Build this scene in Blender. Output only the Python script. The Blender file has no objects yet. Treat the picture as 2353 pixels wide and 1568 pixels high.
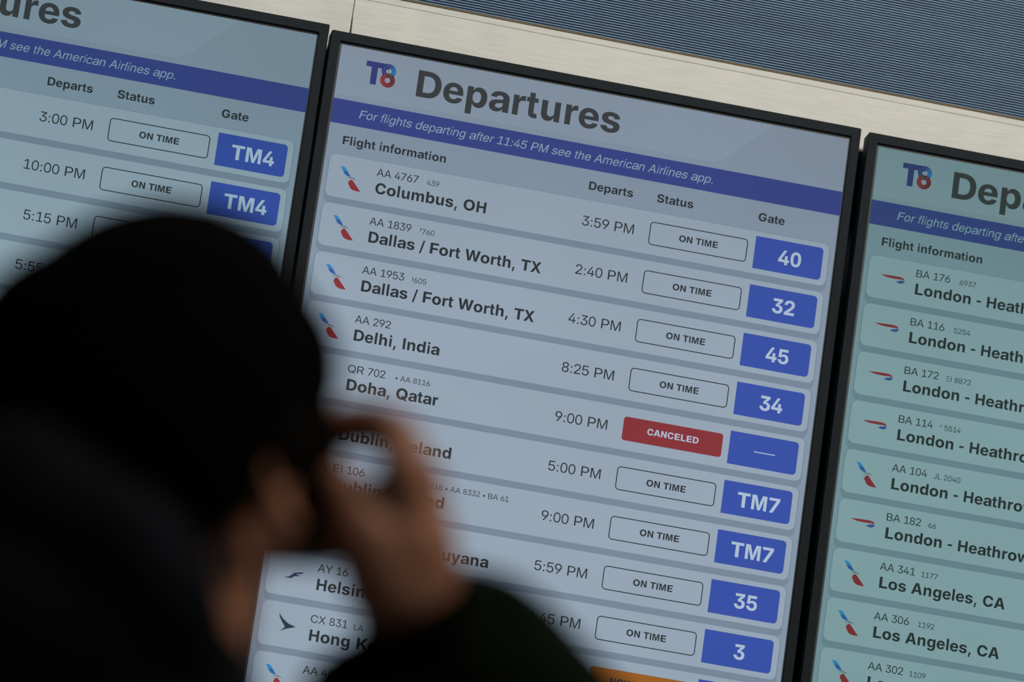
import bpy, bmesh, math, random
from mathutils import Vector, Matrix
from mathutils.geometry import tessellate_polygon, delaunay_2d_cdt

S = bpy.context.scene
C = S.collection
random.seed(4)

# ---------------------------------------------------------------- camera, world, lamps, exposure
U = 0.68 / 1080.0            # metres per display pixel (portrait 55 inch display, 1080 px wide)
CAM_Z = 0.80                 # a low camera, tilted up at the boards
TOP_Z = CAM_Z + 2.2867       # top edge of the lit area of the middle display
CAM = Vector((-0.74042, -6.9820, CAM_Z))
RR = ((0.97456372, -0.13476454, -0.17906445), (0.1759653, 0.95494147, 0.23900417), (0.13878678, -0.26443393, 0.9543652))
b2w = lambda v: Vector((v[0], v[2], -v[1]))
c_right, c_up, c_fwd = b2w(RR[0]), -b2w(RR[1]), b2w(RR[2])
cd = bpy.data.cameras.new('camera')
cam = bpy.data.objects.new('camera', cd); C.objects.link(cam)
M = Matrix((c_right, c_up, -c_fwd)).transposed().to_4x4(); M.translation = CAM
cam.matrix_world = M
cd.sensor_width = 36.0
cd.lens = 13072.0 * 36.0 / 2353.0
cd.clip_start = 0.1; cd.clip_end = 60
cd.dof.use_dof = True
cd.dof.focus_distance = 7.32
cd.dof.aperture_fstop = 4.2
cd.dof.aperture_blades = 0
S.camera = cam

W = bpy.data.worlds.new('hall'); S.world = W; W.use_nodes = True
bg = W.node_tree.nodes['Background']
bg.inputs[0].default_value = (0.80, 0.92, 1.0, 1); bg.inputs[1].default_value = 0.055

def area(name, loc, target, sx, sy, power, col):
    l = bpy.data.lights.new(name, 'AREA'); l.shape = 'RECTANGLE'; l.size = sx; l.size_y = sy
    l.energy = power; l.color = col
    o = bpy.data.objects.new(name, l); C.objects.link(o); o.location = loc
    o.rotation_euler = (Vector(target) - Vector(loc)).to_track_quat('-Z', 'Y').to_euler()
    return o
area('ceiling_wall_washer', (1.0, -1.6, 4.7), (0.6, 0.1, TOP_Z - 0.2), 5.0, 0.5, 64, (1.0, 0.985, 0.93))
area('added_skin_fill', (1.8, -5.2, 4.6), (-0.5, -3.6, 1.5), 1.2, 0.8, 60, (1.0, 0.84, 0.66))  # unseen warm fill, added to brighten the raised hand and face

S.view_settings.view_transform = 'Standard'; S.view_settings.look = 'None'
S.view_settings.gamma = 1.0; S.view_settings.use_curve_mapping = False
S.view_settings.exposure = 0.0
S.cycles.use_denoising = True
S.cycles.max_bounces = 6

# ---------------------------------------------------------------- helpers
def lin(r, g, b):
    f = lambda v: (v / 255 / 12.92) if v / 255 <= 0.04045 else ((v / 255 + 0.055) / 1.055) ** 2.4
    return (f(r), f(g), f(b), 1.0)

def mat(name, col, rough=0.6, metal=0.0, noise=0.0, nscale=(30, 30, 30), bump=0.0, bscale=200, spec=0.5):
    m = bpy.data.materials.new(name); m.use_nodes = True
    nt = m.node_tree; p = nt.nodes['Principled BSDF']
    p.inputs['Roughness'].default_value = rough; p.inputs['Metallic'].default_value = metal
    p.inputs['Specular IOR Level'].default_value = spec
    tc = nt.nodes.new('ShaderNodeTexCoord'); mp = nt.nodes.new('ShaderNodeMapping')
    mp.inputs['Scale'].default_value = nscale
    nt.links.new(tc.outputs['Object'], mp.inputs[0])
    n = nt.nodes.new('ShaderNodeTexNoise'); n.inputs['Scale'].default_value = 1.0; n.inputs['Detail'].default_value = 4
    nt.links.new(mp.outputs[0], n.inputs['Vector'])
    r = nt.nodes.new('ShaderNodeValToRGB')
    lo = [max(0, c * (1 - noise)) for c in col[:3]] + [1]; hi = [min(1, c * (1 + noise)) for c in col[:3]] + [1]
    r.color_ramp.elements[0].position = 0.3; r.color_ramp.elements[1].position = 0.7
    r.color_ramp.elements[0].color = lo; r.color_ramp.elements[1].color = hi
    nt.links.new(n.outputs[0], r.inputs[0]); nt.links.new(r.outputs[0], p.inputs['Base Color'])
    if bump:
        n2 = nt.nodes.new('ShaderNodeTexNoise'); n2.inputs['Scale'].default_value = bscale
        nt.links.new(tc.outputs['Object'], n2.inputs['Vector'])
        b = nt.nodes.new('ShaderNodeBump'); b.inputs['Strength'].default_value = bump; b.inputs['Distance'].default_value = 0.002
        nt.links.new(n2.outputs[0], b.inputs['Height']); nt.links.new(b.outputs[0], p.inputs['Normal'])
    return m

def link(name, me, parent=None, loc=None):
    o = bpy.data.objects.new(name, me); C.objects.link(o)
    if parent: o.parent = parent
    if loc is not None: o.location = loc
    return o

def obj(name, bm, material, parent=None, smooth=False, loc=None):
    me = bpy.data.meshes.new(name)
    bmesh.ops.recalc_face_normals(bm, faces=bm.faces)
    bm.to_mesh(me); bm.free()
    if smooth:
        for p in me.polygons: p.use_smooth = True
    me.materials.append(material)
    return link(name, me, parent, loc)

def box(bm, x0, x1, y0, y1, z0, z1, bevel=0.0):
    r = bmesh.ops.create_cube(bm, size=1.0)
    for v in r['verts']:
        v.co = Vector(((x0 + x1) / 2 + v.co.x * (x1 - x0), (y0 + y1) / 2 + v.co.y * (y1 - y0), (z0 + z1) / 2 + v.co.z * (z1 - z0)))
    if bevel:
        es = list({e for v in r['verts'] for e in v.link_edges})
        bmesh.ops.bevel(bm, geom=es, offset=bevel, segments=2, profile=0.5, affect='EDGES')

def thing(name, label, cat, loc=(0, 0, 0), group=None):
    o = bpy.data.objects.new(name, None); C.objects.link(o); o.location = loc
    o.empty_display_size = 0.1
    o['label'] = label; o['category'] = cat
    if group: o['group'] = group
    return o

def structure(o):
    o['kind'] = 'structure'; return o

# ---------------------------------------------------------------- lettering: outlines of a plain grotesque face
FONT_R = """.278|139,-7 117,-7~ 87,29~ 87,55 87,81~ 117,117~ 139,117 161,117~ 191,81~ 191,55 191,29~ 161,-7~
0556|278,-10 202,-10~ 94,75~ 37,233~ 37,343 37,454~ 95,612~ 202,697~ 278,697 354,697~ 462,612~ 519,454~ 519,343 519,233~ 462,75~ 354,-10~|278,69 328,69~ 398,134~ 435,257~ 435,343 435,431~ 398,554~ 328,619~ 278,619 228,619~ 158,554~ 121,431~ 121,343 121,257~ 158,134~ 228,69~
1556|76,0 76,77 520,77 520,0|357,688 357,0 265,0 265,602 262,602 88,483 88,576 251,688
2556|40,0 40,68 286,306 327,347~ 381,408~ 408,465~ 408,497 408,535~ 373,590~ 311,619~ 271,619 227,619~ 165,586~ 131,524~ 131,482 42,482 42,546~ 101,643~ 205,697~ 272,697 338,697~ 440,646~ 498,556~ 498,499 498,460~ 467,386~ 397,300~ 336,242 169,83 169,79 507,79 507,0
3556|279,-10 211,-10~ 102,39~ 37,128~ 34,189 127,189 130,151~ 170,97~ 237,68~ 279,68 323,68~ 391,99~ 431,158~ 431,200 431,239~ 393,301~ 315,338~ 255,338 186,338 186,408 372,605 372,609 73,609 73,688 492,688 492,618 265,379 265,395 346,403~ 461,353~ 522,259~ 522,199 522,138~ 460,44~ 350,-10~
4556|25,147 25,221 306,688 393,688 118,230 118,226 523,226 523,147|347,0 347,169 347,203 347,429 429,429 429,0
5556|274,-9 208,-9~ 104,41~ 43,128~ 40,183 131,183 134,150~ 173,99~ 236,69~ 274,69 317,69~ 385,108~ 423,177~ 423,221 423,265~ 384,335~ 316,375~ 272,375 231,375~ 158,346~ 138,321 51,329 86,688 478,688 478,609 167,609 145,403 148,403 174,427~ 246,453~ 288,453 337,453~ 420,419~ 480,357~ 514,273~ 514,222 514,155~ 452,51~ 344,-9~
6556|280,-10 211,-10~ 103,49~ 42,153~ 42,220 42,270~ 91,381~ 150,463 315,688 419,688 172,356 163,356 173,375~ 209,409~ 261,430~ 294,430 361,430~ 461,376~ 518,280~ 518,215 518,149~ 457,48~ 350,-10~|280,67 323,67~ 389,106~ 427,173~ 427,215 427,257~ 389,323~ 323,361~ 280,361 238,361~ 171,324~ 133,258~ 133,216 133,173~ 171,106~ 238,67~
7556|88,0 417,605 417,609 37,609 37,688 517,688 517,604 189,0
8556|277,-10 207,-10~ 99,40~ 38,127~ 38,183 38,227~ 75,302~ 139,351~ 179,358 179,360 127,372~ 63,457~ 63,514 63,567~ 119,650~ 215,697~ 277,697 339,697~ 435,650~ 491,567~ 491,514 491,457~ 427,372~ 376,360 376,358 415,351~ 479,302~ 517,227~ 517,183 517,127~ 456,40~ 348,-10~|277,67 323,67~ 390,97~ 426,151~ 426,188 426,226~ 388,284~ 320,317~ 277,317 234,317~ 166,284~ 128,226~ 128,188 128,151~ 164,97~ 231,67~|277,392 314,392~ 371,421~ 403,473~ 403,507 403,542~ 372,592~ 315,620~ 277,620 239,620~ 183,592~ 151,542~ 151,507 151,473~ 183,421~ 240,392~
9556|276,697 345,697~ 453,639~ 514,535~ 514,467 514,417~ 465,306~ 406,225 241,0 137,0 384,332 393,332 383,312~ 347,279~ 296,257~ 262,257 195,257~ 95,311~ 38,408~ 38,473 38,538~ 99,640~ 207,697~|276,620 234,620~ 167,581~ 129,515~ 129,473 129,430~ 167,364~ 234,326~ 276,326 318,326~ 385,364~ 423,430~ 423,472 423,514~ 385,581~ 319,620~
:278|139,-7 117,-7~ 87,29~ 87,55 87,81~ 117,117~ 139,117 161,117~ 191,81~ 191,55 191,29~ 161,-7~|139,360 117,360~ 87,397~ 87,422 87,448~ 117,484~ 139,484 161,484~ 191,448~ 191,422 191,397~ 161,360~
A667|14,0 278,688 389,688 654,0 553,0 402,405 387,446~ 350,559~ 322,646 343,646 317,558~ 278,444~ 264,405 115,0|150,190 150,268 518,268 518,190
B667|74,0 74,688 353,688 433,688~ 542,640~ 596,558~ 596,505 596,463~ 563,405~ 505,369~ 469,359 469,355 508,352~ 581,311~ 627,239~ 627,187 627,133~ 571,48~ 453,0~ 361,0|175,79 357,79 446,79~ 527,139~ 527,187 527,222~ 488,279~ 414,311~ 363,311 175,311|175,387 350,387 393,387~ 460,415~ 498,466~ 498,501 498,548~ 425,609~ 352,609 175,609
C722|378,-10 281,-10~ 130,77~ 44,236~ 44,343 44,451~ 130,610~ 281,697~ 378,697 436,697~ 537,666~ 617,606~ 671,522~ 681,468 583,468 575,504~ 537,558~ 483,595~ 416,614~ 379,614 309,614~ 201,550~ 139,428~ 139,343 139,258~ 201,137~ 309,73~ 379,73 416,73~ 483,92~ 537,129~ 575,184~ 584,219 681,219 672,167~ 618,82~ 538,22~ 436,-10~
E667|86,0 86,688 613,688 613,608 196,608 196,388 583,388 583,309 196,309 196,79 616,79 616,0
F611|86,0 86,688 583,688 583,608 191,608 191,380 548,380 548,301 191,301 191,0
G778|392,-10 291,-10~ 135,78~ 48,236~ 48,343 48,451~ 136,610~ 289,697~ 388,697 449,697~ 555,664~ 638,603~ 694,520~ 704,469 602,469 591,502~ 553,556~ 498,594~ 429,614~ 389,614 320,614~ 210,550~ 146,429~ 146,343 146,259~ 210,138~ 321,73~ 393,73 456,73~ 555,122~ 611,212~ 611,272 641,269 416,269 416,346 709,346 709,271 709,187~ 626,60~ 484,-10~
H722|77,0 77,688 172,688 172,391 551,391 551,688 646,688 646,0 551,0 551,312 172,312 172,0
I278|91,0 91,688 188,688 188,0
J500|223,-9 131,-9~ 17,98~ 17,197 17,234 106,234 106,197 106,135~ 170,69~ 223,69 275,69~ 338,135~ 338,197 338,688 428,688 428,197 428,98~ 314,-9~
L556|76,0 76,688 177,688 177,79 537,79 537,0
M833|73,0 73,688 200,688 367,258 373,243~ 389,196~ 407,143~ 422,92~ 428,73 408,73 414,92~ 429,142~ 447,195~ 463,243~ 469,258 634,688 761,688 761,0 672,0 672,390 672,412~ 673,466~ 674,525~ 676,585~ 676,614 685,614 675,581~ 653,516~ 633,456~ 615,407~ 608,390 455,0 379,0 224,390 217,406~ 200,455~ 179,514~ 157,580~ 145,614 156,614 157,587~ 158,528~ 159,468~ 160,413~ 160,390 160,0
P667|86,0 86,688 357,688 445,688~ 562,631~ 622,534~ 622,471 622,409~ 562,310~ 444,254~ 356,254 156,254 156,333 352,333 410,333~ 485,368~ 521,431~ 521,471 521,512~ 485,574~ 410,609~ 352,609 187,609 187,0
Q778|353,216 459,216 545,117 570,88 700,-64 593,-64 508,36 484,64|389,-10 288,-10~ 130,77~ 39,236~ 39,343 39,451~ 130,610~ 288,697~ 389,697 491,697~ 649,610~ 739,451~ 739,343 739,236~ 649,77~ 491,-10~|389,73 459,73~ 572,135~ 639,256~ 639,343 639,431~ 572,552~ 459,614~ 389,614 320,614~ 206,552~ 139,431~ 139,343 139,256~ 206,136~ 320,73~
R722|88,0 88,688 379,688 471,688~ 596,634~ 659,538~ 659,476 659,413~ 595,319~ 469,266~ 376,266 148,266 148,345 374,345 435,345~ 514,377~ 553,435~ 553,476 553,517~ 514,576~ 435,609~ 373,609 195,609 195,0|560,0 362,310 483,310 684,0
X667|19,0 304,385 304,318 35,688 145,688 249,543 270,514~ 301,469~ 328,426~ 343,399 326,399 341,426~ 368,469~ 400,514~ 421,543 527,688 634,688 366,322 366,388 648,0 538,0 412,173 393,199~ 365,241~ 339,282~ 324,307 344,307 329,282~ 303,241~ 274,200~ 255,173 127,0
Y667|286,0 286,280 14,688 126,688 271,466 294,430~ 333,364~ 353,318 316,318 336,364~ 375,432~ 397,466 542,688 653,688 382,280 382,0
a556|244,-11 186,-11~ 91,26~ 36,97~ 36,148 36,192~ 77,248~ 145,280~ 230,297~ 274,301 329,307~ 397,314~ 428,330~ 428,349 428,352 428,383~ 399,426~ 342,450~ 301,450 259,450~ 197,427~ 159,391~ 152,371 52,388 68,436~ 142,496~ 243,526~ 299,526 338,526~ 419,509~ 488,469~ 530,400~ 530,347 530,0 430,0 430,72 424,72 414,53~ 369,15~ 297,-11~|262,65 317,65~ 391,101~ 428,158~ 428,190 428,258 422,253~ 386,244~ 337,237~ 289,231~ 271,229 236,226~ 176,207~ 139,173~ 139,144 139,118~ 170,83~ 226,65~
c500|265,-11 195,-11~ 89,56~ 30,177~ 30,257 30,337~ 89,459~ 195,526~ 265,526 305,526~ 374,504~ 429,463~ 467,405~ 476,369 392,354 387,375~ 365,409~ 333,435~ 291,449~ 265,449 216,449~ 150,397~ 117,310~ 117,257 117,204~ 150,117~ 216,66~ 265,66 291,66~ 334,80~ 366,106~ 388,142~ 393,164 477,149 469,112~ 430,54~ 374,11~ 305,-11~
d556|255,-11 190,-11~ 90,56~ 35,176~ 35,258 35,340~ 91,460~ 190,526~ 255,526 299,526~ 359,497~ 397,456~ 408,437 412,437 412,704 499,704 499,0 415,0 415,80 408,80 397,60~ 358,18~ 299,-11~|269,67 315,67~ 381,115~ 415,202~ 415,259 415,316~ 381,401~ 316,449~ 269,449 222,449~ 157,400~ 123,315~ 123,259 123,202~ 157,116~ 223,67~
e556|289,-11 211,-11~ 100,56~ 40,177~ 40,256 40,335~ 100,457~ 208,526~ 280,526 327,526~ 412,495~ 478,430~ 516,331~ 516,263 516,232 94,232 94,304 468,304 427,278 427,329~ 393,406~ 328,450~ 280,450 234,450~ 166,406~ 129,332~ 129,287 129,242 129,187~ 169,108~ 241,65~ 289,65 322,65~ 375,84~ 412,121~ 421,147 507,132 496,90~ 435,25~ 345,-11~
f278|258,518 258,444 14,444 14,518|94,0 94,593 94,636~ 126,695~ 180,726~ 212,726 233,726~ 264,719~ 270,716 257,642 252,644~ 233,648~ 221,648 191,648~ 165,612~ 165,576 165,0
g556|275,-207 217,-207~ 131,-176~ 75,-120~ 62,-84 138,-55 148,-74~ 181,-109~ 235,-132~ 275,-132 337,-132~ 414,-69~ 414,-6 414,90 408,90 396,70~ 359,30~ 300,3~ 257,3 194,3~ 96,64~ 40,180~ 40,261 40,341~ 95,460~ 194,526~ 258,526 301,526~ 361,498~ 399,456~ 410,436 415,436 415,518 499,518 499,-8 499,-78~ 439,-166~ 337,-207~|272,79 318,79~ 382,124~ 416,206~ 416,262 416,318~ 383,401~ 318,449~ 272,449 226,449~ 161,401~ 127,317~ 127,262 127,206~ 161,124~ 226,79~
h556|162,307 162,0 76,0 76,704 162,704 162,392 144,392 168,463~ 255,526~ 314,526 365,526~ 445,482~ 491,393~ 491,327 491,0 405,0 405,319 405,380~ 344,447~ 290,447 254,447~ 196,416~ 162,354~
i222|78,0 78,518 142,518 142,0|110,607 93,607~ 67,640~ 67,663 67,687~ 93,720~ 110,720 128,720~ 154,687~ 154,663 154,640~ 128,607~
l222|67,0 67,725 154,725 154,0
m833|65,0 65,518 150,518 151,405 143,405 155,446~ 202,500~ 265,528~ 299,528 358,528~ 433,458~ 443,404 430,404 440,441~ 489,497~ 560,528~ 602,528 648,528~ 724,488~ 769,407~ 769,346 769,0 681,0 681,343 681,400~ 618,449~ 575,449 540,449~ 488,419~ 461,368~ 461,334 461,0 373,0 373,351 373,395~ 315,449~ 270,449 240,449~ 186,420~ 153,364~ 153,322 153,0
n556|153,307 153,0 65,0 65,518 150,518 150,392 135,392 159,463~ 249,526~ 309,526 362,526~ 444,482~ 491,393~ 491,327 491,0 403,0 403,319 403,380~ 340,447~ 285,447 248,447~ 188,416~ 153,354~
o556|278,-11 205,-11~ 96,56~ 35,177~ 35,257 35,337~ 96,459~ 205,526~ 278,526 351,526~ 460,459~ 521,337~ 521,257 521,177~ 460,56~ 351,-11~|278,66 329,66~ 397,117~ 431,204~ 431,257 431,310~ 397,397~ 329,449~ 278,449 227,449~ 159,397~ 125,310~ 125,257 125,204~ 159,117~ 227,66~
p556|58,-197 58,518 141,518 141,437 148,437 159,456~ 196,497~ 256,526~ 300,526 364,526~ 462,460~ 517,340~ 517,258 517,176~ 462,56~ 364,-11~ 300,-11 257,-11~ 198,18~ 160,60~ 148,80 144,80 144,-197|286,67 332,67~ 396,116~ 430,202~ 430,259 430,315~ 396,400~ 332,449~ 286,449 239,449~ 175,401~ 141,316~ 141,259 141,202~ 175,115~ 240,67~
r333|77,0 77,518 160,518 160,437 164,437 178,477~ 246,526~ 292,526 302,526~ 325,524~ 332,524 332,437 328,438~ 299,442~ 282,442 248,442~ 194,413~ 163,358~ 163,320 163,0
s500|247,-11 189,-11~ 98,22~ 40,87~ 32,136 121,149 130,106~ 195,63~ 246,63 303,63~ 369,108~ 369,140 369,168~ 328,203~ 288,211 198,231 122,248~ 47,319~ 47,375 47,419~ 100,488~ 192,526~ 251,526 309,526~ 393,491~ 444,429~ 453,387 367,374 360,406~ 304,453~ 252,453 203,453~ 140,410~ 140,378 140,350~ 184,315~ 229,305 315,287 391,270~ 464,200~ 464,145 464,99~ 409,28~ 311,-11~
t278|249,518 249,444 14,444 14,518|84,647 159,647 159,133 159,100~ 181,71~ 209,71 217,71~ 238,74~ 247,75 257,2 246,-1~ 217,-4~ 204,-4 146,-4~ 84,63~ 84,125
—1000|0,240 0,310 1000,310 1000,240
•350|175,123 141,123~ 84,163~ 50,230~ 50,271 50,312~ 84,379~ 141,418~ 175,418 210,418~ 266,379~ 300,312~ 300,271 300,230~ 266,163~ 210,123~"""
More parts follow.
